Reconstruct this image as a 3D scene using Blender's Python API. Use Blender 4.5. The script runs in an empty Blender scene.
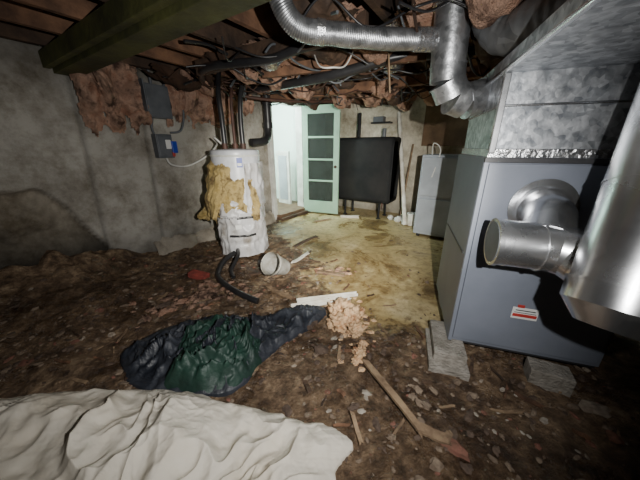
import bpy, bmesh, math, random
from mathutils import Vector, Matrix, noise
random.seed(7)
V=Vector
# ---------------------------------------------------------------- frames
D2=V((.55,.835,0)).normalized(); N2=V((D2.y,-D2.x,0))
def w(s,q,z=0): return D2*s+N2*q+V((0,0,z))
RW=Matrix((( N2.x,D2.x,0),(N2.y,D2.y,0),(0,0,1)))
FX=V((.9523,-.3051,0)).normalized(); FY=V((-FX.y,FX.x,0))
F0=V((.851,1.40,0))
def f(x,y,z=0): return F0+FX*x+FY*y+V((0,0,z))
RF=Matrix(((FX.x,FY.x,0),(FX.y,FY.y,0),(0,0,1)))
I3=Matrix.Identity(3)
def nz(x,y,z=0.0): return noise.noise(V((x,y,z)))
def fbm(p,o=4):
    a=0;s=.5
    for i in range(o):
        a+=s*noise.noise(p); p=p*2.03+V((3.1,1.7,5.3)); s*=.5
    return a
def sstep(a,b,x):
    t=max(0,min(1,(x-a)/(b-a))); return t*t*(3-2*t)
# ---------------------------------------------------------------- materials
def mat(name,c1,c2=None,rough=.7,metal=0,scale=6,bump=.0,bscale=40,detail=6,lo=.35,hi=.65,r2=None,c3=None,spec=.5):
    m=bpy.data.materials.new(name); m.use_nodes=True
    nt=m.node_tree; b=nt.nodes['Principled BSDF']; L=nt.links
    b.inputs['Roughness'].default_value=rough; b.inputs['Metallic'].default_value=metal
    b.inputs['Specular IOR Level'].default_value=spec
    tc=nt.nodes.new('ShaderNodeTexCoord')
    if c2 is None: c2=tuple(x*.75 for x in c1)
    n=nt.nodes.new('ShaderNodeTexNoise'); n.inputs['Scale'].default_value=scale; n.inputs['Detail'].default_value=detail
    n.inputs['Roughness'].default_value=.6
    L.new(tc.outputs['Object'],n.inputs['Vector'])
    r=nt.nodes.new('ShaderNodeValToRGB'); r.color_ramp.elements[0].position=lo; r.color_ramp.elements[1].position=hi
    r.color_ramp.elements[0].color=(*c1,1); r.color_ramp.elements[1].color=(*c2,1)
    if c3:
        e=r.color_ramp.elements.new((lo+hi)/2); e.color=(*c3,1)
    L.new(n.outputs['Fac'],r.inputs['Fac']); L.new(r.outputs['Color'],b.inputs['Base Color'])
    if r2 is not None:
        mr=nt.nodes.new('ShaderNodeMapRange'); mr.inputs['From Min'].default_value=lo; mr.inputs['From Max'].default_value=hi
        mr.inputs['To Min'].default_value=rough; mr.inputs['To Max'].default_value=r2
        L.new(n.outputs['Fac'],mr.inputs['Value']); L.new(mr.outputs['Result'],b.inputs['Roughness'])
    if bump>0:
        n2=nt.nodes.new('ShaderNodeTexNoise'); n2.inputs['Scale'].default_value=bscale; n2.inputs['Detail'].default_value=6
        L.new(tc.outputs['Object'],n2.inputs['Vector'])
        bp=nt.nodes.new('ShaderNodeBump'); bp.inputs['Strength'].default_value=bump; bp.inputs['Distance'].default_value=.02
        L.new(n2.outputs['Fac'],bp.inputs['Height']); L.new(bp.outputs['Normal'],b.inputs['Normal'])
    return m
def galv(name,c1,c2,rough=.35,scale=22,metal=.85,bs=.12):
    m=bpy.data.materials.new(name); m.use_nodes=True
    nt=m.node_tree; b=nt.nodes['Principled BSDF']; L=nt.links
    tc=nt.nodes.new('ShaderNodeTexCoord'); v=nt.nodes.new('ShaderNodeTexVoronoi'); v.inputs['Scale'].default_value=scale
    n=nt.nodes.new('ShaderNodeTexNoise'); n.inputs['Scale'].default_value=scale*.5; n.inputs['Detail'].default_value=8
    L.new(tc.outputs['Object'],v.inputs['Vector']); L.new(tc.outputs['Object'],n.inputs['Vector'])
    s=nt.nodes.new('ShaderNodeSeparateColor'); L.new(v.outputs['Color'],s.inputs['Color'])
    a=nt.nodes.new('ShaderNodeMath'); a.operation='MULTIPLY_ADD'; a.inputs[1].default_value=.35
    L.new(s.outputs[0],a.inputs[0]); L.new(n.outputs['Fac'],a.inputs[2])
    r=nt.nodes.new('ShaderNodeValToRGB'); r.color_ramp.elements[0].position=.4; r.color_ramp.elements[1].position=.95
    r.color_ramp.elements[0].color=(*c1,1); r.color_ramp.elements[1].color=(*c2,1)
    L.new(a.outputs[0],r.inputs['Fac']); L.new(r.outputs['Color'],b.inputs['Base Color'])
    b.inputs['Metallic'].default_value=metal
    mr=nt.nodes.new('ShaderNodeMapRange'); mr.inputs['To Min'].default_value=rough-.08; mr.inputs['To Max'].default_value=rough+.15
    L.new(n.outputs['Fac'],mr.inputs['Value']); L.new(mr.outputs['Result'],b.inputs['Roughness'])
    bp=nt.nodes.new('ShaderNodeBump'); bp.inputs['Strength'].default_value=bs; bp.inputs['Distance'].default_value=.01
    L.new(n.outputs['Fac'],bp.inputs['Height']); L.new(bp.outputs['Normal'],b.inputs['Normal'])
    return m
M_galv=galv('galvanized',(.26,.28,.31),(.74,.76,.79),scale=40,rough=.40,bs=.3)
M_duct=galv('galvanized_round',(.50,.51,.53),(.80,.81,.83),rough=.22,scale=9,metal=.95)
M_flex=galv('flex_foil',(.26,.27,.28),(.55,.56,.58),rough=.34,scale=30,bs=.6)
M_flexd=galv('insulated_foil',(.10,.105,.11),(.26,.265,.27),rough=.5,scale=14,bs=.5,metal=.6)
M_foil=mat('foil_tape',(.8,.8,.8),(.45,.46,.48),rough=.25,metal=.9,scale=20,bump=.6,bscale=35)
M_furn=mat('furnace_paint',(.21,.23,.28),(.18,.20,.245),rough=.42,scale=4,bump=.03,bscale=200)
M_furnd=mat('furnace_dark',(.05,.05,.055),rough=.5)
M_white=mat('white_enamel',(.68,.69,.72),(.50,.51,.55),rough=.35,scale=8)
M_blank=mat('heater_blanket',(.56,.56,.58),(.20,.16,.12),rough=.38,scale=5,bump=.6,bscale=13,c3=(.50,.49,.49),hi=.72)
M_yel=mat('yellow_fiberglass',(.34,.24,.08),(.13,.085,.035),rough=1,scale=9,bump=1,bscale=90,detail=10,c3=(.48,.36,.15))
M_pink=mat('old_fiberglass',(.33,.17,.11),(.09,.05,.035),rough=1,scale=7,bump=1,bscale=90,detail=10,c3=(.46,.29,.21))
M_peach=mat('peach_fiberglass',(.80,.46,.24),(.42,.20,.10),rough=1,scale=16,bump=1,bscale=120,detail=10,c3=(.86,.60,.36))
M_black=mat('black_plastic',(.018,.018,.02),(.03,.03,.032),rough=.35)
M_tank=mat('tank_black',(.012,.013,.015),(.025,.025,.025),rough=.75,scale=3,bump=.05,spec=.25)
M_wood=mat('old_joist_wood',(.11,.065,.04),(.035,.023,.017),rough=.85,scale=5,bump=.4,bscale=30)
M_woodr=mat('red_joist_wood',(.26,.135,.075),(.08,.042,.026),rough=.85,scale=5,bump=.4,bscale=30)
M_beam=mat('green_beam',(.115,.12,.032),(.035,.037,.014),rough=.7,scale=2.5,bump=.3,bscale=25)
M_stick=mat('scrap_wood',(.33,.23,.14),(.14,.09,.055),rough=.85,scale=9,bump=.4)
M_block=mat('concrete_block',(.38,.35,.31),(.22,.2,.17),rough=.95,scale=12,bump=.8,bscale=60)
M_brick=mat('red_brick',(.42,.08,.06),(.2,.05,.04),rough=.9,scale=14,bump=.5)
M_mint=mat('mint_paint',(.37,.56,.43),(.28,.45,.34),rough=.5,scale=3)
M_trim=mat('white_trim',(.75,.76,.72),(.5,.5,.46),rough=.5,scale=5)
M_pvc=mat('white_pvc',(.8,.79,.72),(.55,.5,.42),rough=.45,scale=8)
M_chip=mat('dusty_plaster',(.42,.38,.32),(.25,.21,.17),rough=.9,scale=20)
M_cab=mat('cabinet_gray',(.40,.44,.49),(.30,.33,.37),rough=.45,scale=3)
M_elec=mat('electrical_gray',(.13,.14,.155),(.09,.1,.11),rough=.5,scale=8)
M_blue=mat('blue_plastic',(.02,.06,.45),rough=.4)
M_red=mat('red_label',(.55,.05,.04),rough=.5)
M_lab=mat('label_white',(.8,.8,.78),rough=.5,c2=(.74,.74,.72))
M_copper=mat('tarnished_copper',(.10,.045,.032),(.05,.028,.022),rough=.6,metal=.2)
M_ply=mat('plywood',(.24,.15,.085),(.13,.08,.045),rough=.8,scale=4,bump=.1)
M_cable=mat('white_cable',(.75,.74,.7),rough=.5)
M_tarp=mat('black_tarp',(.012,.015,.022),(.04,.045,.058),rough=.42,scale=7,bump=.7,bscale=12,r2=.62)
M_green=mat('green_tarp',(.016,.052,.036),(.010,.028,.022),rough=.55,scale=5,bump=.7,bscale=13)
M_sheet=mat('canvas_sheet',(.70,.65,.56),(.34,.26,.19),rough=.85,scale=4,bump=.7,bscale=7,lo=.50,hi=.85,c3=(.64,.58,.48))
M_bucket=mat('bucket_gray',(.5,.5,.47),(.3,.28,.24),rough=.5,scale=12)
M_sub=mat('subfloor_boards',(.07,.035,.02),(.03,.016,.01),rough=.9,scale=4,bump=.3)
M_room=mat('stair_plaster',(.76,.86,.81),(.66,.78,.72),rough=.8,scale=2)
M_step=mat('step_wood',(.2,.12,.07),(.1,.06,.035),rough=.7)
def glassmat():
    m=bpy.data.materials.new('door_glass'); m.use_nodes=True; b=m.node_tree.nodes['Principled BSDF']
    b.inputs['Base Color'].default_value=(.35,.42,.4,1); b.inputs['Transmission Weight'].default_value=.9; b.inputs['Roughness'].default_value=.12
    return m
M_glass=glassmat()
# ---------------------------------------------------------------- mesh builder
def ico(sub):
    bm=bmesh.new(); bmesh.ops.create_icosphere(bm,subdivisions=sub,radius=1)
    vs=[v.co.copy() for v in bm.verts]; fs=[tuple(v.index for v in fa.verts) for fa in bm.faces]; bm.free(); return vs,fs
ICO={k:ico(k) for k in (1,2,3,4,5)}
def catmull(pts,n=8,closed=False):
    pts=[V(p) for p in pts]; out=[]
    N=len(pts); rng=N if closed else N-1
    for i in range(rng):
        if closed: p0,p1,p2,p3=pts[(i-1)%N],pts[i],pts[(i+1)%N],pts[(i+2)%N]
        else: p0,p1,p2,p3=pts[max(i-1,0)],pts[i],pts[i+1],pts[min(i+2,N-1)]
        for k in range(n):
            t=k/n
            out.append(.5*((2*p1)+(p2-p0)*t+(2*p0-5*p1+4*p2-p3)*t*t+(3*p1-p0-3*p2+p3)*t**3))
    if not closed: out.append(pts[-1])
    return out
class MB:
    def __init__(s): s.v=[];s.f=[];s.m=[];s.sm=[];s.mats=[]
    def mi(s,m):
        if m not in s.mats: s.mats.append(m)
        return s.mats.index(m)
    def add(s,vs,fs,m,smooth=False):
        o=len(s.v); s.v+=vs; k=s.mi(m)
        for fa in fs: s.f.append(tuple(i+o for i in fa)); s.m.append(k); s.sm.append(smooth)
    def box(s,c,size,R=I3,m=None,taper=1):
        c=V(c);x,y,z=[a/2 for a in size]
        vs=[]
        for dz in(-1,1):
            t=taper if dz>0 else 1
            for dx,dy in((-1,-1),(1,-1),(1,1),(-1,1)): vs.append(c+R@V((dx*x*t,dy*y*t,dz*z)))
        s.add(vs,[(3,2,1,0),(4,5,6,7),(0,1,5,4),(1,2,6,5),(2,3,7,6),(3,0,4,7)],m)
    def ring(s,path,rad,seg,m,smooth=True,caps=True):
        pts=[V(p) for p in path]; n=len(pts); vs=[];fs=[]
        t0=(pts[1]-pts[0]).normalized(); up=V((0,0,1)) if abs(t0.z)<.9 else V((1,0,0))
        a=t0.cross(up).normalized()
        for i,p in enumerate(pts):
            t=(pts[min(i+1,n-1)]-pts[max(i-1,0)]).normalized()
            a=(a-t*a.dot(t)).normalized(); b=t.cross(a)
            r=rad(i/(n-1)) if callable(rad) else rad
            for k in range(seg):
                th=2*math.pi*k/seg; vs.append(p+(a*math.cos(th)+b*math.sin(th))*r)
        for i in range(n-1):
            for k in range(seg):
                k2=(k+1)%seg; fs.append((i*seg+k,i*seg+k2,(i+1)*seg+k2,(i+1)*seg+k))
        s.add(vs,fs,m,smooth)
        if caps:
            s.add(vs[:seg],[tuple(range(seg))[::-1]],m); s.add(vs[-seg:],[tuple(range(seg))],m)
    def tube(s,pts,r,seg=12,m=None,n=8,caps=True): s.ring(catmull(pts,n),r,seg,m,True,caps)
    def cyl(s,p0,p1,r,seg=24,m=None,r1=None):
        p0=V(p0);p1=V(p1); r1=r if r1 is None else r1
        s.ring([p0,p1],lambda t:r+(r1-r)*t,seg,m,True,True)
    def flex(s,pts,r,m,pitch=.02,amp=.006,seg=28,wob=0):
        P=catmull(pts,24)
        L=[0]
        for i in range(1,len(P)): L.append(L[-1]+(P[i]-P[i-1]).length)
        tot=L[-1]; N=int(tot/pitch*4); out=[]; j=0
        for i in range(N+1):
            d=tot*i/N
            while j<len(L)-2 and L[j+1]<d: j+=1
            t=(d-L[j])/max(1e-6,L[j+1]-L[j]); out.append(P[j].lerp(P[j+1],min(1,t)))
        s.ring(out,lambda t:r+amp*math.sin(t*tot/pitch*2*math.pi)+wob*nz(t*tot*9,r*50),seg,m)
    def gored(s,pts,r,m,band=.006,n=3,seg=36,h=.004):
        pp=catmull(pts,n)
        for i in range(len(pp)-1):
            s.ring([pp[i],pp[i+1]],r,seg,m)
            d=(pp[i+1]-pp[i]).normalized(); s.ring([pp[i]-d*band,pp[i]+d*band],r+h,seg,m)
    def blob(s,c,sc,m,sub=3,amp=.35,fr=2.5,R=I3,seed=0):
        c=V(c); vs0,fs=ICO[sub]; vs=[]
        for p in vs0:
            q=p*fr+V((seed*3.7,seed*1.3,seed*7.1))
            r=1+amp*fbm(q,5)*2
            vs.append(c+R@V((p.x*sc[0]*r,p.y*sc[1]*r,p.z*sc[2]*r)))
        s.add(vs,fs,m,sub>=3)
    def ragged(s,fn,mask,nu,nv,th,m,seed=0,fr=4.5):
        vs=[];keep=[]
        for j in range(nv+1):
            for i in range(nu+1):
                u=i/nu;v=j/nv; p,n=fn(u,v); k=mask(u,v)
                e=sstep(0,.3,k); q=p*fr+V((seed*5.1,seed,seed*2.2))
                st=V((p.x*22,p.y*22,p.z*7))
                d=th*e*(.8+1.5*fbm(q,4)+.35*noise.noise(st))
                vs.append(p+n*d+V((nz(q.x,q.y,3),nz(q.y,q.z,5),nz(q.z,q.x,9)))*th*.6); keep.append(k)
        fs=[]
        for j in range(nv):
            for i in range(nu):
                a=j*(nu+1)+i; c=(a,a+1,a+nu+2,a+nu+1)
                if max(keep[k] for k in c)>0: fs.append(c)
        s.add(vs,fs,m,True)
    def obj(s,name,bevel=0,parent=None):
        me=bpy.data.meshes.new(name); me.from_pydata([tuple(v) for v in s.v],[],s.f)
        for m in s.mats: me.materials.append(m)
        me.polygons.foreach_set('material_index',s.m); me.polygons.foreach_set('use_smooth',s.sm); me.update()
        bm=bmesh.new(); bm.from_mesh(me)
        lv=[v for v in bm.verts if not v.link_faces]
        if lv: bmesh.ops.delete(bm,geom=lv,context='VERTS')
        bm.to_mesh(me); bm.free()
        o=bpy.data.objects.new(name,me); bpy.context.collection.objects.link(o)
        if bevel:
            b=o.modifiers.new('bevel','BEVEL'); b.width=bevel; b.segments=2; b.limit_method='ANGLE'; b.angle_limit=math.radians(50)
        if parent: o.parent=parent
        return o
# ---------------------------------------------------------------- ground height
QW=-3.35
def conc(x,y):
    l=-.70+(4.3-y)*.37
    a=sstep(-.3,.25,x-l+.75*fbm(V((x*1.6,y*1.6,0)),4))
    b=sstep(1.35,2.0,y+.25*x*(-1)+.8*fbm(V((x*1.5+9,y*1.5,4)),4)+.1)
    return a*b
def gh(x,y):
    p=V((x,y,0)); q=p.dot(N2); s=p.dot(D2); dw=q-QW
    c=conc(x,y)
    h=.05*fbm(V((x*2.2,y*2.2,1)),4)+.034*fbm(V((x*9,y*9,2)),4)
    mound=(.25*math.exp(-max(dw,0)/.38)*sstep(1.5,.6,s)+.05*math.exp(-max(dw,0)/.3))*(1+.6*fbm(V((x*5,y*5,6)),3))
    return (h+.01)*(1-c)+.004*nz(x*3,y*3)*c+mound*sstep(3.0,2.4,s)-.006
# floor
def ground():
    x0,x1,y0,y1,st=-4.4,3.6,-1.6,6.4,.025
    nx=int((x1-x0)/st)+1; ny=int((y1-y0)/st)+1
    vs=[];cm=[]
    for j in range(ny):
        for i in range(nx):
            x=x0+i*st;y=y0+j*st; vs.append((x,y,gh(x,y))); cm.append(conc(x,y))
    fs=[(j*nx+i,j*nx+i+1,(j+1)*nx+i+1,(j+1)*nx+i) for j in range(ny-1) for i in range(nx-1)]
    me=bpy.data.meshes.new('floor'); me.from_pydata(vs,[],fs)
    at=me.attributes.new('conc','FLOAT','POINT'); at.data.foreach_set('value',cm)
    me.polygons.foreach_set('use_smooth',[True]*len(fs)); me.update()
    o=bpy.data.objects.new('floor',me); bpy.context.collection.objects.link(o)
    m=bpy.data.materials.new('dirt_and_concrete'); m.use_nodes=True; nt=m.node_tree;L=nt.links;b=nt.nodes['Principled BSDF']
    tc=nt.nodes.new('ShaderNodeTexCoord')
    def N(sc,de=8,ro=.6,dist=0):
        n=nt.nodes.new('ShaderNodeTexNoise'); n.inputs['Scale'].default_value=sc;n.inputs['Detail'].default_value=de;n.inputs['Roughness'].default_value=ro;n.inputs['Distortion'].default_value=dist
        L.new(tc.outputs['Object'],n.inputs['Vector']); return n
    def ramp(src,els):
        r=nt.nodes.new('ShaderNodeValToRGB'); cr=r.color_ramp
        cr.elements[0].position=els[0][0]; cr.elements[0].color=(*els[0][1],1)
        cr.elements[1].position=els[-1][0]; cr.elements[1].color=(*els[-1][1],1)
        for p,c in els[1:-1]:
            e=cr.elements.new(p); e.color=(*c,1)
        L.new(src,r.inputs['Fac']); return r
    n1=N(1.6,9,.65,.6); n2=N(12,9,.74); n3=N(1.7,8,.66,.8); n4=N(60,4,.6)
    dirt=ramp(n2.outputs['Fac'],[(.32,(.035,.024,.016)),(.47,(.14,.098,.066)),(.58,(.26,.195,.135)),(.72,(.46,.38,.29))])
    dirt2=ramp(n1.outputs['Fac'],[(.36,(.28,.21,.17)),(.5,(.85,.75,.64)),(.64,(1.55,1.45,1.30))])
    md=nt.nodes.new('ShaderNodeMix'); md.data_type='RGBA'; md.blend_type='MULTIPLY'; md.inputs[0].default_value=1
    L.new(dirt.outputs[0],md.inputs[6]); L.new(dirt2.outputs[0],md.inputs[7])
    co=ramp(n3.outputs['Fac'],[(.33,(.17,.115,.05)),(.43,(.32,.235,.105)),(.53,(.48,.38,.19)),(.70,(.64,.54,.33))])
    co2=ramp(n2.outputs['Fac'],[(.33,(.5,.42,.34)),(.55,(1.08,1.06,1.04))])
    mc=nt.nodes.new('ShaderNodeMix'); mc.data_type='RGBA'; mc.blend_type='MULTIPLY'; mc.inputs[0].default_value=1
    L.new(co.outputs[0],mc.inputs[6]); L.new(co2.outputs[0],mc.inputs[7])
    A=nt.nodes.new('ShaderNodeAttribute'); A.attribute_name='conc'
    ad=nt.nodes.new('ShaderNodeMath'); ad.operation='MULTIPLY_ADD'; ad.inputs[1].default_value=1.0
    s5=nt.nodes.new('ShaderNodeMath'); s5.operation='MULTIPLY_ADD'; s5.inputs[1].default_value=1.6; s5.inputs[2].default_value=-.8
    L.new(n2.outputs['Fac'],s5.inputs[0]); L.new(A.outputs['Fac'],ad.inputs[0]); L.new(s5.outputs[0],ad.inputs[2])
    mk=ramp(ad.outputs[0],[(.25,(0,0,0)),(.75,(1,1,1))])
    mx=nt.nodes.new('ShaderNodeMix'); mx.data_type='RGBA'
    L.new(mk.outputs[0],mx.inputs[0]); L.new(md.outputs[2],mx.inputs[6]); L.new(mc.outputs[2],mx.inputs[7])
    L.new(mx.outputs[2],b.inputs['Base Color'])
    ro=nt.nodes.new('ShaderNodeMapRange'); ro.inputs['From Min'].default_value=.40;ro.inputs['From Max'].default_value=.60;ro.inputs['To Min'].default_value=.16;ro.inputs['To Max'].default_value=.65
    L.new(n3.outputs['Fac'],ro.inputs['Value']); L.new(ro.outputs[0],b.inputs['Roughness'])
    am=nt.nodes.new('ShaderNodeMath');am.operation='MULTIPLY_ADD';am.inputs[1].default_value=.35
    L.new(n4.outputs['Fac'],am.inputs[0]);L.new(n2.outputs['Fac'],am.inputs[2])
    bp=nt.nodes.new('ShaderNodeBump');bp.inputs['Distance'].default_value=.035
    bs=nt.nodes.new('ShaderNodeMapRange');bs.inputs['To Min'].default_value=1;bs.inputs['To Max'].default_value=.2
    L.new(mk.outputs[0],bs.inputs['Value']);L.new(bs.outputs[0],bp.inputs['Strength'])
    L.new(am.outputs[0],bp.inputs['Height']);L.new(bp.outputs['Normal'],b.inputs['Normal'])
    me.materials.append(m)
ground()
# ---------------------------------------------------------------- walls
def wallmat(name,c1,c2,c3,bump=.35):
    m=mat(name,c1,c2,rough=.92,scale=1.6,bump=bump,bscale=22,detail=10,lo=.3,hi=.7,c3=c3); nt=m.node_tree;L=nt.links
    b=nt.nodes['Principled BSDF']; src=b.inputs['Base Color'].links[0].from_socket
    A=nt.nodes.new('ShaderNodeAttribute'); A.attribute_name='tint'
    tc=nt.nodes.new('ShaderNodeTexCoord'); n=nt.nodes.new('ShaderNodeTexNoise'); n.inputs['Scale'].default_value=2.6;n.inputs['Detail'].default_value=12;n.inputs['Roughness'].default_value=.74
    L.new(tc.outputs['Object'],n.inputs['Vector'])
    r=nt.nodes.new('ShaderNodeValToRGB'); r.color_ramp.elements[0].position=.34;r.color_ramp.elements[1].position=.58
    r.color_ramp.elements[0].color=(.42,.38,.32,1); r.color_ramp.elements[1].color=(1.05,1.05,1.05,1); L.new(n.outputs['Fac'],r.inputs['Fac'])
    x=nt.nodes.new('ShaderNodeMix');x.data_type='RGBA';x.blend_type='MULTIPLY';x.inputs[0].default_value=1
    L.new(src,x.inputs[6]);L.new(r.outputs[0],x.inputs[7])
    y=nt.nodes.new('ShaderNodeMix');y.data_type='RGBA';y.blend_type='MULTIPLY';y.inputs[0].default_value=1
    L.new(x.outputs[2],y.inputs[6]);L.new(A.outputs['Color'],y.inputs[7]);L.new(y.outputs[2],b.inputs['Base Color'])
    return m
M_wl=wallmat('old_concrete_wall',(.33,.31,.275),(.46,.44,.395),(.40,.38,.34))
M_wb=wallmat('whitewashed_wall',(.42,.39,.32),(.72,.69,.61),(.60,.57,.50))
M_wd=wallmat('dark_wall',(.12,.11,.10),(.2,.18,.16),(.16,.15,.13))
def wallpatch(rects,fn,tint,st):
    vs=[];fs=[];tt=[]
    for (a0,a1,z0,z1) in rects:
        na=max(1,int((a1-a0)/st)); nzv=max(1,int((z1-z0)/st)); o=len(vs)
        for j in range(nzv+1):
            for i in range(na+1):
                a=a0+(a1-a0)*i/na; z=z0+(z1-z0)*j/nzv
                vs.append(tuple(fn(a,z))); tt.append(tint(a,z))
        fs+=[(o+j*(na+1)+i,o+j*(na+1)+i+1,o+(j+1)*(na+1)+i+1,o+(j+1)*(na+1)+i) for j in range(nzv) for i in range(na)]
    return vs,fs,tt
def mkwall(name,rects,fn,tint,m,st=.03):
    vs,fs,tt=wallpatch(rects,fn,tint,st)
    me=bpy.data.meshes.new(name); me.from_pydata(vs,[],fs)
    at=me.attributes.new('tint','FLOAT_COLOR','POINT')
    flat=[]
    for c in tt: flat+=[*c,1]
    at.data.foreach_set('color',flat); me.polygons.foreach_set('use_smooth',[True]*len(fs)); me.update()
    me.materials.append(m); o=bpy.data.objects.new(name,me); bpy.context.collection.objects.link(o); return o
def zbreak(s): return .95-.92*sstep(.5,1.15,s)+.1*fbm(V((s*4,0,3)),3)
def lw(s,z):
    q=QW+.03*fbm(V((s*1.5,z*1.5,0)),3)+.012*fbm(V((s*9,z*9,4)),3)
    br=sstep(0.015,-.025,z-zbreak(s)) if s<1.3 else 0
    q+=-.09*br+br*.2*fbm(V((s*4,z*5,8)),4)
    for sv in (.95,1.52):
        q-=.02*math.exp(-((s-sv-.05*(z-1))/.014)**2)*(1-br)
    return w(s,q,z)
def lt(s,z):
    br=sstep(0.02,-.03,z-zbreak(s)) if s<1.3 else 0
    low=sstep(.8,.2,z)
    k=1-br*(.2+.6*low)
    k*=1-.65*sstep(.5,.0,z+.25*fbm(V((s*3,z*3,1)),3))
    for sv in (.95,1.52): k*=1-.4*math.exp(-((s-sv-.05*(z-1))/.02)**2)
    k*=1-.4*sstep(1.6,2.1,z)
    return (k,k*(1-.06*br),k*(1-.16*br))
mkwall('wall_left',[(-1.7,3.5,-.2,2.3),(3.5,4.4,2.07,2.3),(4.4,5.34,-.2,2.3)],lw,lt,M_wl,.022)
def bw(q,z): return w(5.3+.03*fbm(V((q*2,z*2,3)),3),q,z)
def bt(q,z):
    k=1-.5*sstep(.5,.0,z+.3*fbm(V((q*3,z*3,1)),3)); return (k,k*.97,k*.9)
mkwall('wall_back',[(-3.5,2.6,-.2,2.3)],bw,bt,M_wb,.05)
mkwall('wall_right',[(-1.7,5.35,-.2,2.3)],lambda s,z:w(s,1.9,z),lambda a,z:(1,1,1),M_wd,.2)
mkwall('wall_front',[(-3.4,2.0,-.2,2.3)],lambda q,z:w(-1.6,q,z),lambda a,z:(1,1,1),M_wd,.2)
# footing ledge
b=MB(); vs=[];fs=[]
ns=80
prof=[(0,.20),(.07,.19),(.12,.14),(.15,-.05)]
for i in range(ns+1):
    s=1.35+(3.4-1.35)*i/ns
    for (dq,z) in prof:
        k=fbm(V((s*5,dq*9,z*6)),4)
        vs.append(w(s,QW-.02+dq*(1+.9*k)+.02*k,z*(1+.7*k)))
fs=[(i*4+k,i*4+k+1,(i+1)*4+k+1,(i+1)*4+k) for i in range(ns) for k in range(3)]
b.add(vs,fs,mat('footing_concrete',(.38,.34,.28),(.22,.19,.15),rough=.95,scale=5,bump=.6),True); b.obj('concrete_footing')
# ---------------------------------------------------------------- ceiling
b=MB(); b.box(w(1.85,-.75,2.3),(5.6,7.2,.06),RW,M_sub); b.obj('ceiling')
b=MB(); q=QW+.2;i=0
while q<1.9:
    b.box(w(1.85,q,2.155),(.045,6.95,.21),RW,M_woodr if i%3 else M_wood); q+=.4;i+=1
for k in range(9):
    b.box(w(4.2+.05*(k%2),QW+.4+.4*k,2.16),(.36,.04,.18),RW,M_woodr)
    b.box(w(2.6,QW+.4+.4*k,2.16),(.36,.04,.18),RW,M_wood)
b.obj('ceiling_joists',.003)
b=MB(); b.box(w(.98,-.75,1.975),(5.2,.17,.15),RW,M_beam); b.box(w(.86,-.75,1.99),(5.2,.05,.12),RW,M_beam); b.obj('girder_beam',.004)
b=MB(); b.box(w(1.72,-1.65,1.99),(1.7,.05,.12),RW,M_wood)
b.box(w(2.3,-1.35,1.99),(1.5,.05,.1),Matrix.Rotation(.2,3,'Z')@RW,M_woodr)
b.box(w(3.35,-1.7,2.0),(3.2,.09,.1),RW,M_woodr); b.obj('timber_brace',.003)
# ---------------------------------------------------------------- stair room beyond doorway
b=MB()
b.box(w(4.0,-4.95,1.1),(.06,2.4,2.6),RW,M_room)
b.box(w(2.85,-4.2,1.1),(1.6,.06,2.6),RW,M_room)
b.box(w(5.1,-4.2,1.1),(1.6,.06,2.6),RW,M_room)
b.obj('wall_stairwell')
b=MB(); b.box(w(4.0,-4.2,-.03),(1.6,2.4,.1),RW,M_step); b.obj('floor_stairwell')
b=MB(); b.box(w(4.0,-4.2,2.4),(1.7,2.5,.06),RW,M_room); b.obj('ceiling_stairwell')
b=MB()
for s in (3.5,4.4): b.box(w(s,QW-.02,1.03),(.16,.09,2.1),RW,M_trim)
b.box(w(3.95,QW-.02,2.07),(.16,.97,.10),RW,M_trim)
b.box(w(3.95,QW-.0,.05),(.3,.86,.1),RW,M_step); b.box(w(3.95,QW+.14,.02),(.16,.9,.06),RW,M_wood)
b.obj('trim_1',.004)
b=MB(); b.box(w(4.70,-4.1,.62),(.36,.06,1.2),Matrix.Rotation(.06,3,'X')@RW,M_trim); b.box(w(4.665,-4.1,.62),(.24,.02,1.0),Matrix.Rotation(.06,3,'X')@RW,M_cab); b.obj('leaning_panel',.004)
# door
H=V((-.33,5.36,0)); E=V((.36,5.08,0)); dx=(E-H).normalized(); dy=V((-dx.y,dx.x,0)); RD=Matrix(((dx.x,dy.x,0),(dx.y,dy.y,0),(0,0,1)))
wd=(E-H).length; z0,z1=.03,2.02
def dp(x,z,y=0): return H+dx*x+dy*y+V((0,0,z))
b=MB()
for x in (.055,wd-.055): b.box(dp(x,(z0+z1)/2),(.11,.04,z1-z0),RD,M_mint)
b.box(dp(wd/2,z1-.07),(wd-.2,.04,.14),RD,M_mint)
b.box(dp(wd/2,z0+.12),(wd-.2,.04,.24),RD,M_mint)
gz0=z0+.24; gz1=z1-.14
for k in range(1,4): b.box(dp(wd/2,gz0+(gz1-gz0)*k/4),(wd-.2,.034,.035),RD,M_mint)
b.box(dp(wd/2,(gz0+gz1)/2),(wd-.2,.006,gz1-gz0),RD,M_glass)
b.cyl(dp(wd-.05,.95,-.02),dp(wd-.05,.95,-.06),.012,12,M_copper)
b.blob(dp(wd-.05,.95,-.08),(.028,.028,.028),M_copper,3,0)
for z in (.25,1.0,1.8): b.cyl(dp(-.01,z-.04),dp(-.01,z+.04),.01,10,M_elec)
b.obj('door_1',.003)
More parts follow.
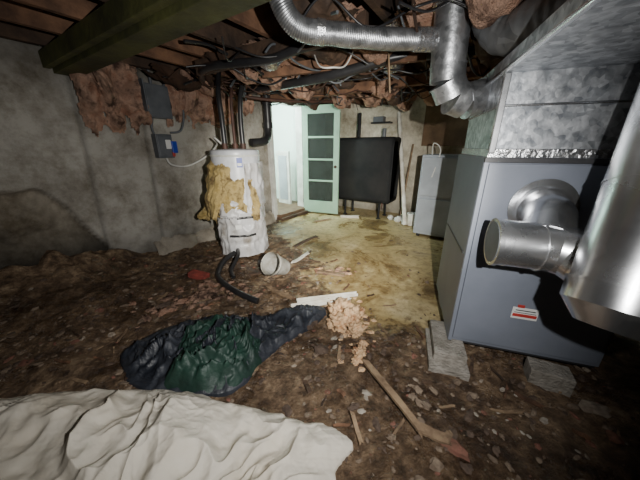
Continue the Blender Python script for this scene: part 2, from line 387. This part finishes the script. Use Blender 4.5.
# ---------------------------------------------------------------- oil tank (obround)
b=MB()
q0,q1,s0,s1,zb,zt=-2.64,-1.52,4.55,5.10,.3,1.47
def obr(q,shr=0):
    r=(s1-s0)/2-shr; cs=(s0+s1)/2; out=[]
    rr=.10
    hw=r-rr; hh=(zt-zb)/2-shr-rr; cz=(zt+zb)/2
    for k in range(40):
        th=2*math.pi*k/40; c,s_=math.cos(th),math.sin(th)
        out.append(w(cs+(hw if c>0 else -hw)+rr*c,q,cz+(hh if s_>0 else -hh)+rr*s_))
    return out
rings=[obr(q0,.06),obr(q0+.01,.02),obr(q0+.04,0),obr(q1-.04,0),obr(q1-.01,.02),obr(q1,.06)]
vs=[p for r in rings for p in r]; fs=[(i*40+k,i*40+(k+1)%40,(i+1)*40+(k+1)%40,(i+1)*40+k) for i in range(5) for k in range(40)]
fs+= [tuple(range(40)),tuple(range(200,240))[::-1]]
b.add(vs,fs,M_tank,True)
for q in (q0+.2,q1-.2):
    for s in (s0+.1,s1-.1): b.cyl(w(s,q,-.02),w(s,q,.36),.02,12,M_tank); b.cyl(w(s,q,-.01),w(s,q,.01),.045,12,M_tank)
b.cyl(w(4.85,-2.3,1.45),w(4.85,-2.3,1.9),.03,12,M_tank); b.cyl(w(4.85,-1.8,1.45),w(4.85,-1.8,1.62),.035,12,M_elec)
b.cyl(w(4.6,-1.65,.33),w(4.6,-1.65,.2),.015,10,M_copper)
b.obj('oil_tank')
b=MB(); b.box(w(5.2,-2.0,1.74),(.38,.16,.03),RW,M_black); b.box(w(5.2,-2.05,1.80),(.2,.14,.1),RW,M_elec); b.obj('wall_shelf',.003)
b=MB(); b.box(w(5.24,-.72,1.68),(1.0,.03,.72),RW,M_ply); b.obj('plywood_panel',.003)
b=MB(); b.cyl(w(4.5,-1.16,0),w(5.2,-1.68,1.9),.036,14,M_pvc); b.obj('pvc_pipe')
b=MB(); b.cyl(w(4.85,-1.36,0),w(5.2,-1.36,1.35),.016,10,M_stick); b.obj('broom_handle')
# gray cabinet
b=MB()
b.box(w(4.3,-.60,.62),(.60,.6,1.16),RW,M_cab); b.box(w(3.99,-.60,.9),(.56,.03,.54),RW,M_cab); b.box(w(3.99,-.60,.34),(.56,.03,.5),RW,M_cab)
b.box(w(3.965,-.40,.95),(.03,.03,.2),RW,M_trim)
for q in(-.83,-.36):
    for s in (4.05,4.5): b.box(w(s,q,.02),(.05,.05,.06),RW,M_black)
b.tube([w(4.1,-.79,1.2),w(4.0,-.77,1.35),w(4.0,-.67,1.25),w(3.97,-.73,.9)],.008,8,M_cable)
b.obj('metal_cabinet',.012)
# ---------------------------------------------------------------- furnace
W=.8;DP=.75;zt=1.25;zb=.1
b=MB()
b.box(f(W/2,DP/2,(zt+zb)/2),(W,DP,zt-zb),RF,M_furn)
b.box(f(W/2,-.008,(zt+zb)/2),(W-.05,.018,zt-zb-.06),RF,M_furn)
b.box(f(.012,-.006,(zt+zb)/2),(.022,.018,zt-zb),RF,M_furn)
b.box(f(W/2,-.012,zt-.012),(W,.02,.024),RF,M_furnd)
b.box(f(-.002,DP/2,.7),(.006,DP-.1,.012),RF,M_furnd)
b.box(f(W/2,DP/2,zb-.01),(W-.02,DP-.02,.02),RF,M_furnd)
b.box(f(.366,-.02,.385),(.13,.004,.075),RF,M_lab); b.box(f(.366,-.0225,.372),(.12,.004,.02),RF,M_red); b.box(f(.366,-.0225,.405),(.10,.004,.006),RF,M_furnd)
b.box(f(.366,-.0225,.39),(.11,.004,.004),RF,M_furnd)
b.box(f(.34,-.02,.43),(.035,.004,.02),RF,M_red)
b.obj('furnace',.006)
# plenum and trunk
b=MB()
b.box(f(W/2,DP/2,zt+.2),(W-.05,DP-.05,.4),RF,M_galv)
b.box(f(W/2,DP/2,zt+.02),(W-.03,DP-.03,.045),RF,M_foil)
b.box(f(W/2,DP/2,zt+.24),(W-.04,DP-.04,.012),RF,M_duct)
b.box(f(.03,.02,zt+.2),(.03,.03,.36),RF,M_duct)
b.box(f(W/2,.0,1.665),(W-.02,1.7,.07),RF,M_galv)
b.box(f(.005,.0,1.63),(.02,1.7,.016),RF,M_duct)
b.obj('sheet_metal_plenum',.004)
# exhaust tee, elbows and drum
b=MB()
b.cyl(f(.298,-.022,1.005),f(.298,-.028,1.005),.15,48,M_duct); b.cyl(f(.298,-.02,1.005),f(.298,-.05,1.0),.116,40,M_duct)
b.tube([f(.298,-.03,1.0),f(.295,-.12,.98),f(.27,-.2,.94),f(.24,-.27,.9)],.103,40,M_duct)
A=f(.04,-.27,.885);B=f(.27,-.28,.885)
b.cyl(A,B,.105,48,M_duct)
b.ring([A-FX*.004,A+FX*.014],.1105,48,M_duct); b.ring([A+FX*.045,A+FX*.05],.1075,48,M_duct); b.ring([A+FX*.16,A+FX*.166],.1075,48,M_duct); b.cyl(A-FX*.006,A,.095,36,M_elec)
el=[B-FX*.06,B,f(.33,-.31,.875),f(.375,-.37,.85),f(.39,-.45,.82),f(.385,-.52,.80)]
b.gored(el,.107,M_duct,.003,1,48,.003)
DB=V((1.03,.755,.80)); DT=V((1.29,.99,1.63)); ax=(DT-DB).normalized(); RDm=.15
b.ring([DB,DB+ax*.001,DT],lambda t:RDm,64,M_duct)
b.ring([DB-ax*.03,DB+ax*.05],RDm+.005,64,M_duct); b.ring([DB+ax*.040,DB+ax*.05],RDm+.009,64,M_duct)
b.ring([DB+ax*.40,DB+ax*.408],RDm+.003,64,M_duct)
b.ring([DB-ax*.10,DB-ax*.03],lambda t:.10+.054*t,64,M_duct)
b.obj('exhaust_duct')
# round ducts
b=MB()
b.gored([(.70,1.70,2.2),(.706,1.70,2.02),(.735,1.735,1.72)],.093,M_flex,.003,2,40,.002)
b.gored([(.735,1.735,1.74),(.745,1.737,1.66),(.79,1.74,1.585),(.87,1.745,1.56),(.97,1.75,1.585),(1.05,1.76,1.60)],.096,M_flex,.004,1,40)
b.ring([(.703,1.70,1.99),(.708,1.70,2.03)],.102,36,M_foil)
b.obj('round_supply_duct')
b=MB()
b.flex([(-.2,1.56,2.1),(-.19,1.56,1.96),(-.1,1.59,1.865),(.1,1.62,1.85),(.35,1.68,1.85),(.6,1.72,1.86)],.052,M_flex,.010,.0014,24,.004)
b.ring([(.52,1.70,1.855),(.64,1.73,1.862)],.058,24,M_foil)
b.ring([(-.02,1.603,1.856),(.02,1.61,1.854)],.057,24,M_foil)
b.obj('dryer_vent_duct')
b=MB()
b.flex([(.86,1.70,2.15),(.88,1.62,1.93),(.93,1.5,1.82),(.98,1.25,1.82),(1.0,.95,1.84),(1.0,.5,1.88)],.1,M_flexd,.05,.002,36,.012)
b.obj('insulated_duct')
# blocks
b=MB(); b.box(V((.86,1.42,.045)),(.19,.34,.1),RF,M_block); b.box(V((.84,1.38,.0)),(.23,.38,.06),RF,M_block); b.obj('concrete_block',.006)
b=MB(); b.box(V((1.33,1.15,.04)),(.2,.12,.12),Matrix.Rotation(-.45,3,'Z'),M_block);b.obj('concrete_block.001',.006)
b=MB(); b.box(f(.12,.62,.04),(.19,.2,.12),RF,M_block); b.obj('concrete_block.002',.006)
b=MB(); b.box(f(.68,.62,.04),(.19,.2,.12),RF,M_block); b.obj('concrete_block.003',.006)
# ---------------------------------------------------------------- water heater
C=V((-1.0,3.2,0)); b=MB()
def lathe(b,c,prof,seg,m,nfn=None,smooth=True,a0=0,a1=2*math.pi):
    vs=[];full=abs(a1-a0-2*math.pi)<1e-3; n=seg if full else seg+1
    for (r,z) in prof:
        for k in range(n):
            th=a0+(a1-a0)*k/seg; rr=r+(nfn(th,z) if nfn else 0); vs.append(c+V((rr*math.cos(th),rr*math.sin(th),z)))
    fs=[(i*n+k,i*n+(k+1)%n,(i+1)*n+(k+1)%n,(i+1)*n+k) for i in range(len(prof)-1) for k in range(seg)]
    b.add(vs,fs,m,smooth)
lathe(b,C,[(0,.02),(.27,.02),(.275,.04),(.275,1.24),(.272,1.262),(.26,1.27),(.05,1.285),(0,1.285)],56,M_white)
lathe(b,C,[(.28,1.2),(.284,1.205),(.284,1.215),(.28,1.22)],56,M_trim)
def wr(th,z): return .034*fbm(V((math.cos(th)*2.5,math.sin(th)*2.5,z*3)),4)+.03*(1-min(1,abs(nz(math.cos(th)*3,math.sin(th)*3,z*4.5))*4))*.6-.012*(math.exp(-((z-.42)/.03)**2)+math.exp(-((z-.2)/.03)**2))
lathe(b,C,[(.292-.01*(z>.55),.03+z) for z in [i*.0125 for i in range(50)]],130,M_blank,wr)
lathe(b,C,[(.290,.03+z) for z in [.6+i*.02 for i in range(26)]],60,M_blank,wr,True,-1.0,1.2)
for z,t0,t1 in ((.52,-1.45,-.5),(.30,-1.8,-.75)): lathe(b,C,[(.297,z-.014),(.305,z-.010),(.305,z+.010),(.297,z+.014)],64,M_black,wr,True,t0,t1)
for (dx_,dy_,m) in ((-.08,-.08,M_black),(.02,-.02,M_copper),(.09,.05,M_black)):
    b.tube([C+V((dx_,dy_,1.27)),C+V((dx_,dy_,1.6)),C+V((dx_*1.2,dy_+.03,1.85)),C+V((dx_*1.5,dy_+.2,2.1))],.028 if m is M_black else .018,14,m)
    b.cyl(C+V((dx_,dy_,1.27)),C+V((dx_,dy_,1.34)),.034,14,M_copper)
b.box(C+V((.12,-.262,1.14)),(.06,.012,.10),Matrix.Rotation(.4,3,'Z'),M_blue)
b.box(C+V((.12,-.268,1.12)),(.045,.01,.03),Matrix.Rotation(.4,3,'Z'),M_lab)
b.box(C+V((.05,-.315,.42)),(.07,.01,.05),Matrix.Rotation(.2,3,'Z'),M_lab)
def cylfn(th0,th1,za,zb_,r0,flare=0,p0=.85):
    def fn(u,v):
        th=th0+(th1-th0)*u; z=za+(zb_-za)*v; r=r0+flare*sstep(p0,0,v)*(.8+1.0*nz(th*2.5,z*3,2))
        n=V((math.cos(th),math.sin(th),0)); return C+n*r+V((0,0,z)),n
    return fn
def mk(seed,edge=.28,fu=3,fv=3,bias=.0,holes=1):
    def m(u,v):
        e=min(u,1-u,v,1-v)/edge
        return min(1,e)-.55+.95*fbm(V((u*fu+seed,v*fv,seed*2)),5)*holes+bias
    return m
b.ragged(cylfn(-3.2,-1.25,.50,1.20,.283,.07),mk(3,.3,3,3,.18,.8),100,90,.05,M_yel,1)
b.ragged(cylfn(-2.9,-1.7,.42,1.14,.305,.16,1),mk(8,.3,3,3,.15,.9),80,90,.045,M_yel,2)
b.ragged(cylfn(-1.95,-1.0,.55,1.0,.30,.09,1),mk(5,.35,3,3,.1),70,60,.035,M_yel,4)
b.ragged(cylfn(-2.1,-1.2,.50,.78,.345,.06,1),mk(31,.35,3,3,.05),60,40,.02,M_blank,9)
b.ragged(cylfn(-1.0,-.4,.2,1.10,.305,.03),mk(12,.45,2,6,-.02),40,90,.03,M_yel,3)
b.obj('water_heater')
# ABS drain stack beside heater
b=MB()
b.tube([w(3.25,-3.12,2.25),w(3.25,-3.12,1.9),w(3.25,-3.12,1.6),w(3.2,-3.1,1.45),w(3.05,-3.05,1.38),w(2.85,-3.1,1.36)],.06,20,M_black)
for z in (1.95,1.62): b.cyl(w(3.25,-3.12,z-.04),w(3.25,-3.12,z+.04),.074,20,M_black)
b.tube([(-.93,3.87,2.0),(-.5,3.3,1.94),(0,2.75,1.90),(.3,2.58,1.93),(.65,2.46,1.99),(1.2,2.4,2.0)],.042,14,M_black)
b.tube([(-1.35,3.4,1.98),(-1.0,2.63,1.95),(-.4,2.3,1.92),(-.14,2.15,1.95),(.3,2.0,2.0)],.032,12,M_black)
b.tube([w(2.3,-3.0,2.0),w(2.6,-2.8,1.9),w(3.2,-2.5,1.9),w(4.0,-2.2,1.98)],.02,12,M_copper)
b.obj('drain_pipe')
# cables on the ceiling
b=MB()
for i in range(60):
    s=random.uniform(1.3,3.8); q=random.uniform(-3.0,-.4); pts=[]
    a=random.uniform(-1.3,1.3)
    for k in range(6):
        pts.append(w(s+k*.2*math.cos(a)+random.uniform(-.06,.06),q+k*.2*math.sin(a),2.04-random.uniform(0,.17)))
    b.tube(pts,random.choice((.006,.008,.012)),8,random.choice((M_black,M_black,M_black,M_elec,M_sub,M_copper)))
b.tube([(-.05,2.5,2.02),(0,2.3,1.88),(.1,2.25,1.86),(.2,2.35,1.9),(.28,2.4,2.05)],.006,8,M_cable)
b.tube([(.5,2.3,2.1),(.55,2.3,1.7),(.53,2.35,1.95),(.6,2.4,2.1)],.006,8,M_stick)
b.obj('hanging_cables')
# hanging insulation
b=MB()
def drape(s0_,s1_,ztop,zbot,q0_,bulge):
    def fn(u,v):
        s=s0_+(s1_-s0_)*u; z=ztop+(zbot-ztop)*v
        q=q0_+bulge*math.sin(min(1,v*1.1)*math.pi)*(.6+.8*nz(s*5,z*4,1))
        return w(s,q,z),N2
    return fn
def dm(seed,bias=0):
    def m(u,v):
        e=min(u,1-u)/.12; bot=(1-v)/.5
        return min(1,e,bot)-.35+1.1*fbm(V((u*6+seed,v*2.5,seed)),5)+bias
    return m
b.ragged(drape(.98,1.6,2.08,1.40,QW+.06,.10),dm(2,.08),80,70,.08,M_pink,3)
b.ragged(drape(1.1,1.45,2.05,1.55,QW+.14,.13),dm(5,.08),60,60,.09,M_pink,4)
b.ragged(drape(1.75,2.7,2.08,1.5,QW+.05,.10),dm(9,.0),100,70,.08,M_pink,5)
b.ragged(drape(1.9,2.3,2.1,1.65,QW+.18,.10),dm(14,.0),50,50,.06,M_pink,6)
b.ragged(drape(2.5,3.1,2.1,1.7,QW+.06,.06),dm(17,.0),50,40,.06,M_pink,7)
b.obj('hanging_insulation')
b=MB()
def droop(s0_,q0_,L_,W_,dz):
    def fn(u,v):
        s=s0_+L_*u; q=q0_+W_*(v-.5); z=2.06-dz*math.sin(u*math.pi)*(1-(2*v-1)**2*.6)
        return w(s,q,z),V((0,0,-1))
    return fn
for i in range(42):
    s=random.uniform(1.25,4.2); q=QW+.4+.4*random.randint(0,8)
    b.ragged(droop(s,q,random.uniform(.35,.8),.34,random.uniform(.0,.18)),mk(i*3.3,.35,4,3,.1),36,26,.05,random.choice((M_pink,M_pink,M_pink,M_sub,M_wood)),i)
b.obj('joist_insulation')
b=MB()
for i,(s,q) in enumerate([(1.95,-.75),(1.6,-1.1),(1.9,-1.9),(2.1,-2.4),(2.6,-1.0)]):
    b.ragged(droop(s,q,.3,.2,.08),mk(i*2.1+40,.2,2,2,.3),24,20,.02,M_foil,i)
b.obj('foil_scraps')
# electrical boxes
b=MB()
b.box(w(1.68,QW+.07,1.77),(.11,.26,.33),RW,M_elec); b.box(w(1.68,QW+.13,1.77),(.012,.24,.31),RW,M_elec)
b.box(w(1.5,QW+.16,1.80),(.16,.012,.3),RW,M_elec)
b.tube([w(1.78,QW+.08,1.93),w(1.85,QW+.1,2.0),w(1.95,QW+.12,1.75),w(1.9,QW+.1,1.5),w(1.78,QW+.06,1.46)],.012,10,M_elec)
b.tube([w(1.6,QW+.08,1.6),w(1.58,QW+.07,1.5),w(1.6,QW+.06,1.42)],.012,10,M_elec)
b.cyl(w(1.66,QW+.07,1.93),w(1.66,QW+.07,2.15),.015,10,M_elec)
b.obj('disconnect_box',.006)
b=MB()
b.box(w(1.67,QW+.06,1.31),(.10,.18,.26),RW,M_elec); b.box(w(1.67,QW+.115,1.31),(.01,.16,.23),RW,M_elec); b.box(w(1.7,QW+.125,1.33),(.01,.06,.1),RW,M_lab)
b.box(w(1.76,QW+.13,1.3),(.03,.06,.13),RW,M_blue); b.box(w(1.74,QW+.13,1.22),(.02,.03,.05),RW,M_red)
b.obj('fuse_box',.006)
b=MB()
b.tube([w(1.68,QW+.06,1.18),w(1.72,QW+.08,1.10),w(1.9,QW+.12,1.08),w(2.1,QW+.25,1.2),w(2.15,QW+.4,1.33),C+V((-.2,-.05,1.40)),C+V((-.1,0,1.29))],.011,10,M_cable)
b.obj('power_cable')
# ---------------------------------------------------------------- floor items
def cloth(name,c,bpts,H,m,fr,amp,seed,nr=70,nth=50,pw=2.2,rot=0,aniso=3,zoff=0,wd1=3.2,k4=.35,warp=.45,fine=0):
    B=catmull([V((x,y,0)) for x,y in bpts],nth//5,True); n=len(B); c=V((c[0],c[1],0)); vs=[]
    R=Matrix.Rotation(rot,3,'Z')
    def rd(v): return (1-min(1,abs(v)*wd1))**1.5*1.6
    for j in range(nr+1):
        r=j/nr
        for k in range(n):
            e=B[k]; jag=1+.08*fbm(V((e.x*7,e.y*7,seed)),4)*r
            p=c+(e-c)*r*jag
            u=R@p; wp=V((fbm(p*2+V((seed,0,0)),3),fbm(p*2+V((0,seed,5)),3),0))*warp
            g=V(((u.x+wp.x)*fr,(u.y+wp.y)*fr*aniso,seed*2.1))
            n1=rd(noise.noise(g)); n2=rd(noise.noise(V(((u.y+wp.x)*fr*1.7,(u.x-wp.y)*fr*2.9,seed+9))))
            n4=rd(noise.noise(V(((u.x-u.y+wp.y)*fr*2.3,(u.x+u.y+wp.x)*fr*5,seed+21))))
            n3=fbm(V((p.x*2.2,p.y*2.2,seed+4)),3)
            gate=sstep(-.3,.35,nz(p.x*2+seed,p.y*2,2))
            n5=(rd(noise.noise(V(((u.x+wp.y)*4,(u.y+wp.x)*11,seed+33))))+rd(noise.noise(V(((u.y+wp.y)*5,(u.x-wp.x)*10,seed+43)))))*gate
            env=(1-r**pw)
            z=gh(p.x,p.y)*.6+.02+zoff*env+H*env*(1+1.1*n3)+(amp*n1+amp*.55*n2+amp*k4*n4+fine*n5)*(.3+.7*env)*(1-r**12)
            z=max(z,gh(p.x,p.y)+.012 if r<.99 else gh(p.x,p.y)-.005)
            if r>=.999: z=gh(p.x,p.y)-.01
            vs.append(V((p.x,p.y,z)))
    fs=[(j*n+k,j*n+(k+1)%n,(j+1)*n+(k+1)%n,(j+1)*n+k) for j in range(nr) for k in range(n)]
    b=MB(); b.add(vs,fs,m,True)
    return b.obj(name)
cloth('canvas_drop_cloth',(-.75,.62),[(-2.2,.92),(-1.7,1.03),(-1.2,1.06),(-.85,1.07),(-.6,1.02),(-.35,.97),(-.1,.91),(.1,.85),(.17,.79),(.08,.70),(.04,.55),(-.1,.25),(-.9,.05),(-1.9,.1),(-2.3,.5)],.07,M_sheet,1.3,.030,3,220,150,5,.75,2.4,0,2.8,.45,.6,.007)
cloth('black_plastic_tarp',(-.68,1.42),[(-1.29,1.32),(-1.22,1.55),(-.98,1.68),(-.65,1.72),(-.35,1.76),(-.1,1.88),(.06,1.86),(-.02,1.68),(-.2,1.5),(-.36,1.3),(-.48,1.07),(-.8,1.03),(-1.1,1.12)],.05,M_tarp,3.0,.045,11,120,90,2.5,.9,2.0)
cloth('green_tarp',(-.66,1.33),[(-1.0,1.38),(-.92,1.60),(-.66,1.66),(-.45,1.56),(-.36,1.36),(-.47,1.09),(-.7,1.04),(-.88,1.08),(-.90,1.22)],.045,M_green,3.2,.045,5,100,70,3.5,.4,2.2,.04)
# torn fiberglass on the floor
b=MB()
for i,(x,y,r,h) in enumerate([(.17,1.80,.10,.07),(.24,1.72,.09,.08),(.15,1.66,.08,.06),(.27,1.58,.06,.05),(.21,1.88,.07,.05),(.30,1.80,.06,.05),(.26,1.36,.045,.03),(.3,1.45,.03,.02),(.24,1.30,.035,.025),(.10,1.93,.05,.03)]):
    b.blob((x,y,gh(x,y)+h*.5),(r,r*.85,h),M_peach,4,.75,2.6,Matrix.Rotation(i*1.3,3,'Z'),i+2)
for i in range(30):
    x=random.gauss(.24,.10);y=random.gauss(1.62,.18);r=random.uniform(.006,.02); b.blob((x,y,gh(x,y)+.005),(r*1.4,r,r*.5),M_peach,2,.8,3,seed=i)
b.obj('fiberglass_scrap')
b=MB()
for i in range(20):
    x=-.05+i*.022+random.uniform(-.03,.03);y=2.56+random.uniform(-.08,.08);r=random.uniform(.01,.035);b.blob((x,y,.012),(r*1.4,r,r*.4),M_pink if i%3 else M_peach,3,.75,3,seed=i+9)
b.box(V((.12,2.5,.02)),(.3,.05,.02),Matrix.Rotation(-.3,3,'Z'),M_stick)
b.obj('fiberglass_scrap.001')
b=MB()
for i in range(90):
    x=random.gauss(-1.15,.22);y=random.gauss(2.02,.14)+(x+1.2)*.3;r=random.uniform(.008,.035);b.blob((x,y,gh(x,y)+.004),(r*1.5,r,r*.4),M_pink,3,.85,3,Matrix.Rotation(i,3,'Z'),seed=i+90)
b.obj('fiberglass_scrap.002')
def plankgeo(b,p0,p1,wd_,th,m,lift=0.02,roll=0):
    p0=V((*p0,gh(*p0)+lift));p1=V((*p1,gh(*p1)+lift)); d=(p1-p0); l=d.length; d.normalize(); y=V((0,0,1)).cross(d).normalized(); z=d.cross(y)
    R=Matrix(((d.x,y.x,z.x),(d.y,y.y,z.y),(d.z,y.z,z.z)))@Matrix.Rotation(roll,3,'X')
    n=10;vs=[]
    for i in range(n+1):
        t=i/n; sag=.006*math.sin(t*5+l*9); e=.015*math.sin(i*2.3)*min(1,l*3)
        for (a,c) in((-1,-1),(1,-1),(1,1),(-1,1)):
            lx=(t-.5)*l+(e if 0<i<n else .02*a*c*min(1,l*3))
            vs.append((p0+p1)/2+R@V((lx,a*wd_/2*(1-.08*nz(i*.7,l)),c*th/2+sag)))
    fs=[(i*4+k,i*4+(k+1)%4,(i+1)*4+(k+1)%4,(i+1)*4+k) for i in range(n) for k in range(4)]+[(3,2,1,0),(n*4,n*4+1,n*4+2,n*4+3)]
    b.add(vs,fs,m)
def plank(name,*a,**k):
    b=MB(); plankgeo(b,*a,**k); return b.obj(name,.002)
plank('wood_stick',(.285,1.27),(.48,.83),.035,.02,M_stick,.03)
plank('wood_scrap',(.47,.86),(.60,.80),.05,.015,M_stick)
plank('wood_scrap.001',(-.5,2.2),(-.25,1.98),.04,.02,M_stick)
plank('wood_scrap.002',(-.32,2.75),(-.15,3.05),.035,.02,M_pvc)
plank('wood_scrap.003',(-.35,3.3),(-.05,3.75),.06,.015,M_wood)
plank('wood_scrap.004',(.16,.93),(.19,.80),.02,.012,M_stick)
plank('wood_scrap.005',(-.75,2.45),(-.55,2.65),.05,.02,M_wood)
b=MB()
for i in range(130):
    y=.8+2.4*random.random()**1.2; x=random.uniform(-1.7,1.5)
    if x>.8 and y>1.3: continue
    a=random.uniform(0,3.1); l=random.uniform(.03,.14)
    plankgeo(b,(x,y),(x+l*math.cos(a),y+l*math.sin(a)),random.uniform(.008,.025),random.uniform(.004,.01),random.choice((M_stick,M_stick,M_wood,M_woodr,M_sub)),lift=.008)
b.obj('wood_splinters')
b=MB()
for i in range(40):
    x,y=random.choice(((-.35,1.75),(.0,1.45),(.25,1.0),(.9,.95),(-.6,2.1),(.0,2.3),(1.25,.8))); x+=random.gauss(0,.16); y+=random.gauss(0,.14); r=random.uniform(.005,.018)
    b.blob((x,y,gh(x,y)+r*.2),(r*1.5,r,r*.3),M_chip,2,.6,2,Matrix.Rotation(random.uniform(0,3),3,'Z'),i)
b.obj('plaster_chips')
def channel(name,p0,p1,wd_):
    p0=V((*p0,gh(*p0)+.03));p1=V((*p1,gh(*p1)+.03)); d=p1-p0;l=d.length;d.normalize();y=V((0,0,1)).cross(d).normalized();z=d.cross(y)
    R=Matrix(((d.x,y.x,z.x),(d.y,y.y,z.y),(d.z,y.z,z.z))); c=(p0+p1)/2; b=MB()
    b.box(c,(l,wd_,.006),R,M_pvc); b.box(c+R@V((0,wd_/2,.012)),(l,.006,.028),R,M_pvc); b.box(c+R@V((0,-wd_/2,.012)),(l,.006,.028),R,M_pvc); b.obj(name,.001)
channel('vinyl_trim_channel',(-.24,1.83),(.27,1.98),.04); channel('vinyl_trim_channel.001',(-.2,1.92),(.34,2.06),.035)
# bucket on its side
b=MB(); ax=V((-.30,-.50,.35)).normalized(); c=V((-.45,2.47,.125))
p1=c-ax*.12;p0=c+ax*.12
b.ring([p0,p1],lambda t:.115-.03*t,32,M_bucket,True,False); b.ring([p0-ax*.002,p1+ax*.01],lambda t:.110-.03*t,32,M_bucket,True,False)
b.ring([p1,p1+ax*.006],.085,32,M_bucket); b.ring([p0-ax*.015,p0],.122,32,M_pvc,True,False)
up=V((0,0,1)); sd=ax.cross(up).normalized()
b.tube([p0+sd*.12,p0+sd*.09-up*.08,p0-up*.12,p0-sd*.09-up*.08,p0-sd*.12],.004,8,M_elec)
b.obj('bucket')
b=MB(); g=gh(-1.285,2.45); b.box(V((-1.285,2.45,g+.03)),(.2,.1,.06),Matrix.Rotation(-.2,3,'Z')@Matrix.Rotation(.15,3,'Y'),M_brick); b.obj('brick',.008)
b=MB(); b.tube([(x,y,gh(x,y)+.03+dz) for x,y,dz in((-1.02,2.86,.08),(-1.1,2.72,.03),(-1.1,2.5,0),(-.98,2.28,0),(-.78,2.1,0),(-.6,1.99,0),(-.55,1.97,0))],.028,14,M_black)
b.tube([(x,y,gh(x,y)+.03+dz) for x,y,dz in((-.98,2.86,.12),(-.93,2.7,.1),(-.95,2.5,.02),(-.9,2.4,0))],.02,12,M_black)
b.obj('drain_hose')
b=MB()
for i,(x,y,r) in enumerate([(1.45,4.65,.06),(1.55,4.6,.05),(1.6,4.75,.07),(1.35,4.8,.05),(1.5,4.45,.035),(1.75,4.55,.05)]): b.blob((x,y,r*.6),(r,r,r),M_trim,3,.5,2,seed=i)
b.obj('plaster_rubble')
b=MB(); b.cyl((1.62,4.4,0.0),(1.62,4.4,.2),.075,24,M_pvc,.085); b.cyl((1.62,4.4,.2),(1.62,4.4,.215),.09,24,M_trim); b.obj('paint_can',.003)
plank('pvc_scrap',(.42,4.95),(.75,4.9),.05,.05,M_pvc); plank('pvc_scrap.001',(-.1,4.6),(.2,4.75),.04,.02,M_stick)
# ---------------------------------------------------------------- rubble
stm=[mat('stone_a',(.26,.20,.145),(.13,.09,.062),rough=.9,scale=25,bump=.4),mat('stone_b',(.13,.09,.065),(.06,.04,.03),rough=.85,scale=25,bump=.4),
     mat('stone_c',(.38,.32,.25),(.22,.17,.13),rough=.9,scale=25,bump=.4),mat('stone_d',(.26,.11,.08),(.13,.07,.045),rough=.9,scale=25)]
b=MB(); cnt=0
while cnt<3600:
    y=.35+(random.random()**1.1)*3.4; x=random.uniform(-2.6,1.7)
    p=V((x,y,0)); q=p.dot(N2)
    if q<QW+.1: continue
    if random.random()<conc(x,y)*.95: continue
    if fbm(V((x*1.7,y*1.7,30)),3)<random.uniform(-.35,.2): continue
    cnt+=1
    r=random.choice((.004,.005,.007,.009,.012,.016))*random.uniform(.7,1.4)
    if random.random()<.035: r*=2.3
    R=Matrix.Rotation(random.uniform(0,6.3),3,'Z')@Matrix.Rotation(random.uniform(-.5,.5),3,'X')
    b.blob((x,y,gh(x,y)+r*.15),(r*random.uniform(.8,1.9),r*random.uniform(.7,1.2),r*random.uniform(.25,.6)),random.choices(stm,(5,6,.8,1))[0],1 if r<.014 else 2,.6,1.7,R,cnt)
b.obj('rubble')
# ---------------------------------------------------------------- camera + lights
cam=bpy.data.cameras.new('camera'); co=bpy.data.objects.new('camera',cam); bpy.context.collection.objects.link(co)
cam.sensor_width=36; cam.lens=258/640*36; cam.clip_start=.02
co.location=(0,0,1.3); co.rotation_euler=(math.radians(90-19.8),0,0); bpy.context.scene.camera=co
def spot(name,loc,tgt,power,ang,blend,col=(1,.97,.9),r=.012):
    l=bpy.data.lights.new(name,'SPOT'); l.energy=power; l.spot_size=math.radians(ang); l.spot_blend=blend; l.color=col; l.shadow_soft_size=r
    o=bpy.data.objects.new(name,l); bpy.context.collection.objects.link(o); o.location=loc
    o.rotation_euler=(V(tgt)-V(loc)).to_track_quat('-Z','Y').to_euler()
LP=(.30,.02,1.36)
spot('flash_lamp',LP,(-.15,1.9,.72),165,130,.95,(1,.985,.95))
spot('far_fill_spot',LP,(.05,3.8,.58),900,60,1,(1,.965,.86))  # added fill spot at the flash position, lifts the far floor and back wall
l=bpy.data.lights.new('stair_light','POINT'); l.energy=170; l.color=(.85,1,.96); l.shadow_soft_size=.15
o=bpy.data.objects.new('stair_light',l); bpy.context.collection.objects.link(o); o.location=w(3.7,-4.1,2.0)
wd_=bpy.data.worlds.new('world'); bpy.context.scene.world=wd_; wd_.use_nodes=True
wd_.node_tree.nodes['Background'].inputs[0].default_value=(.5,.55,.6,1); wd_.node_tree.nodes['Background'].inputs[1].default_value=.01
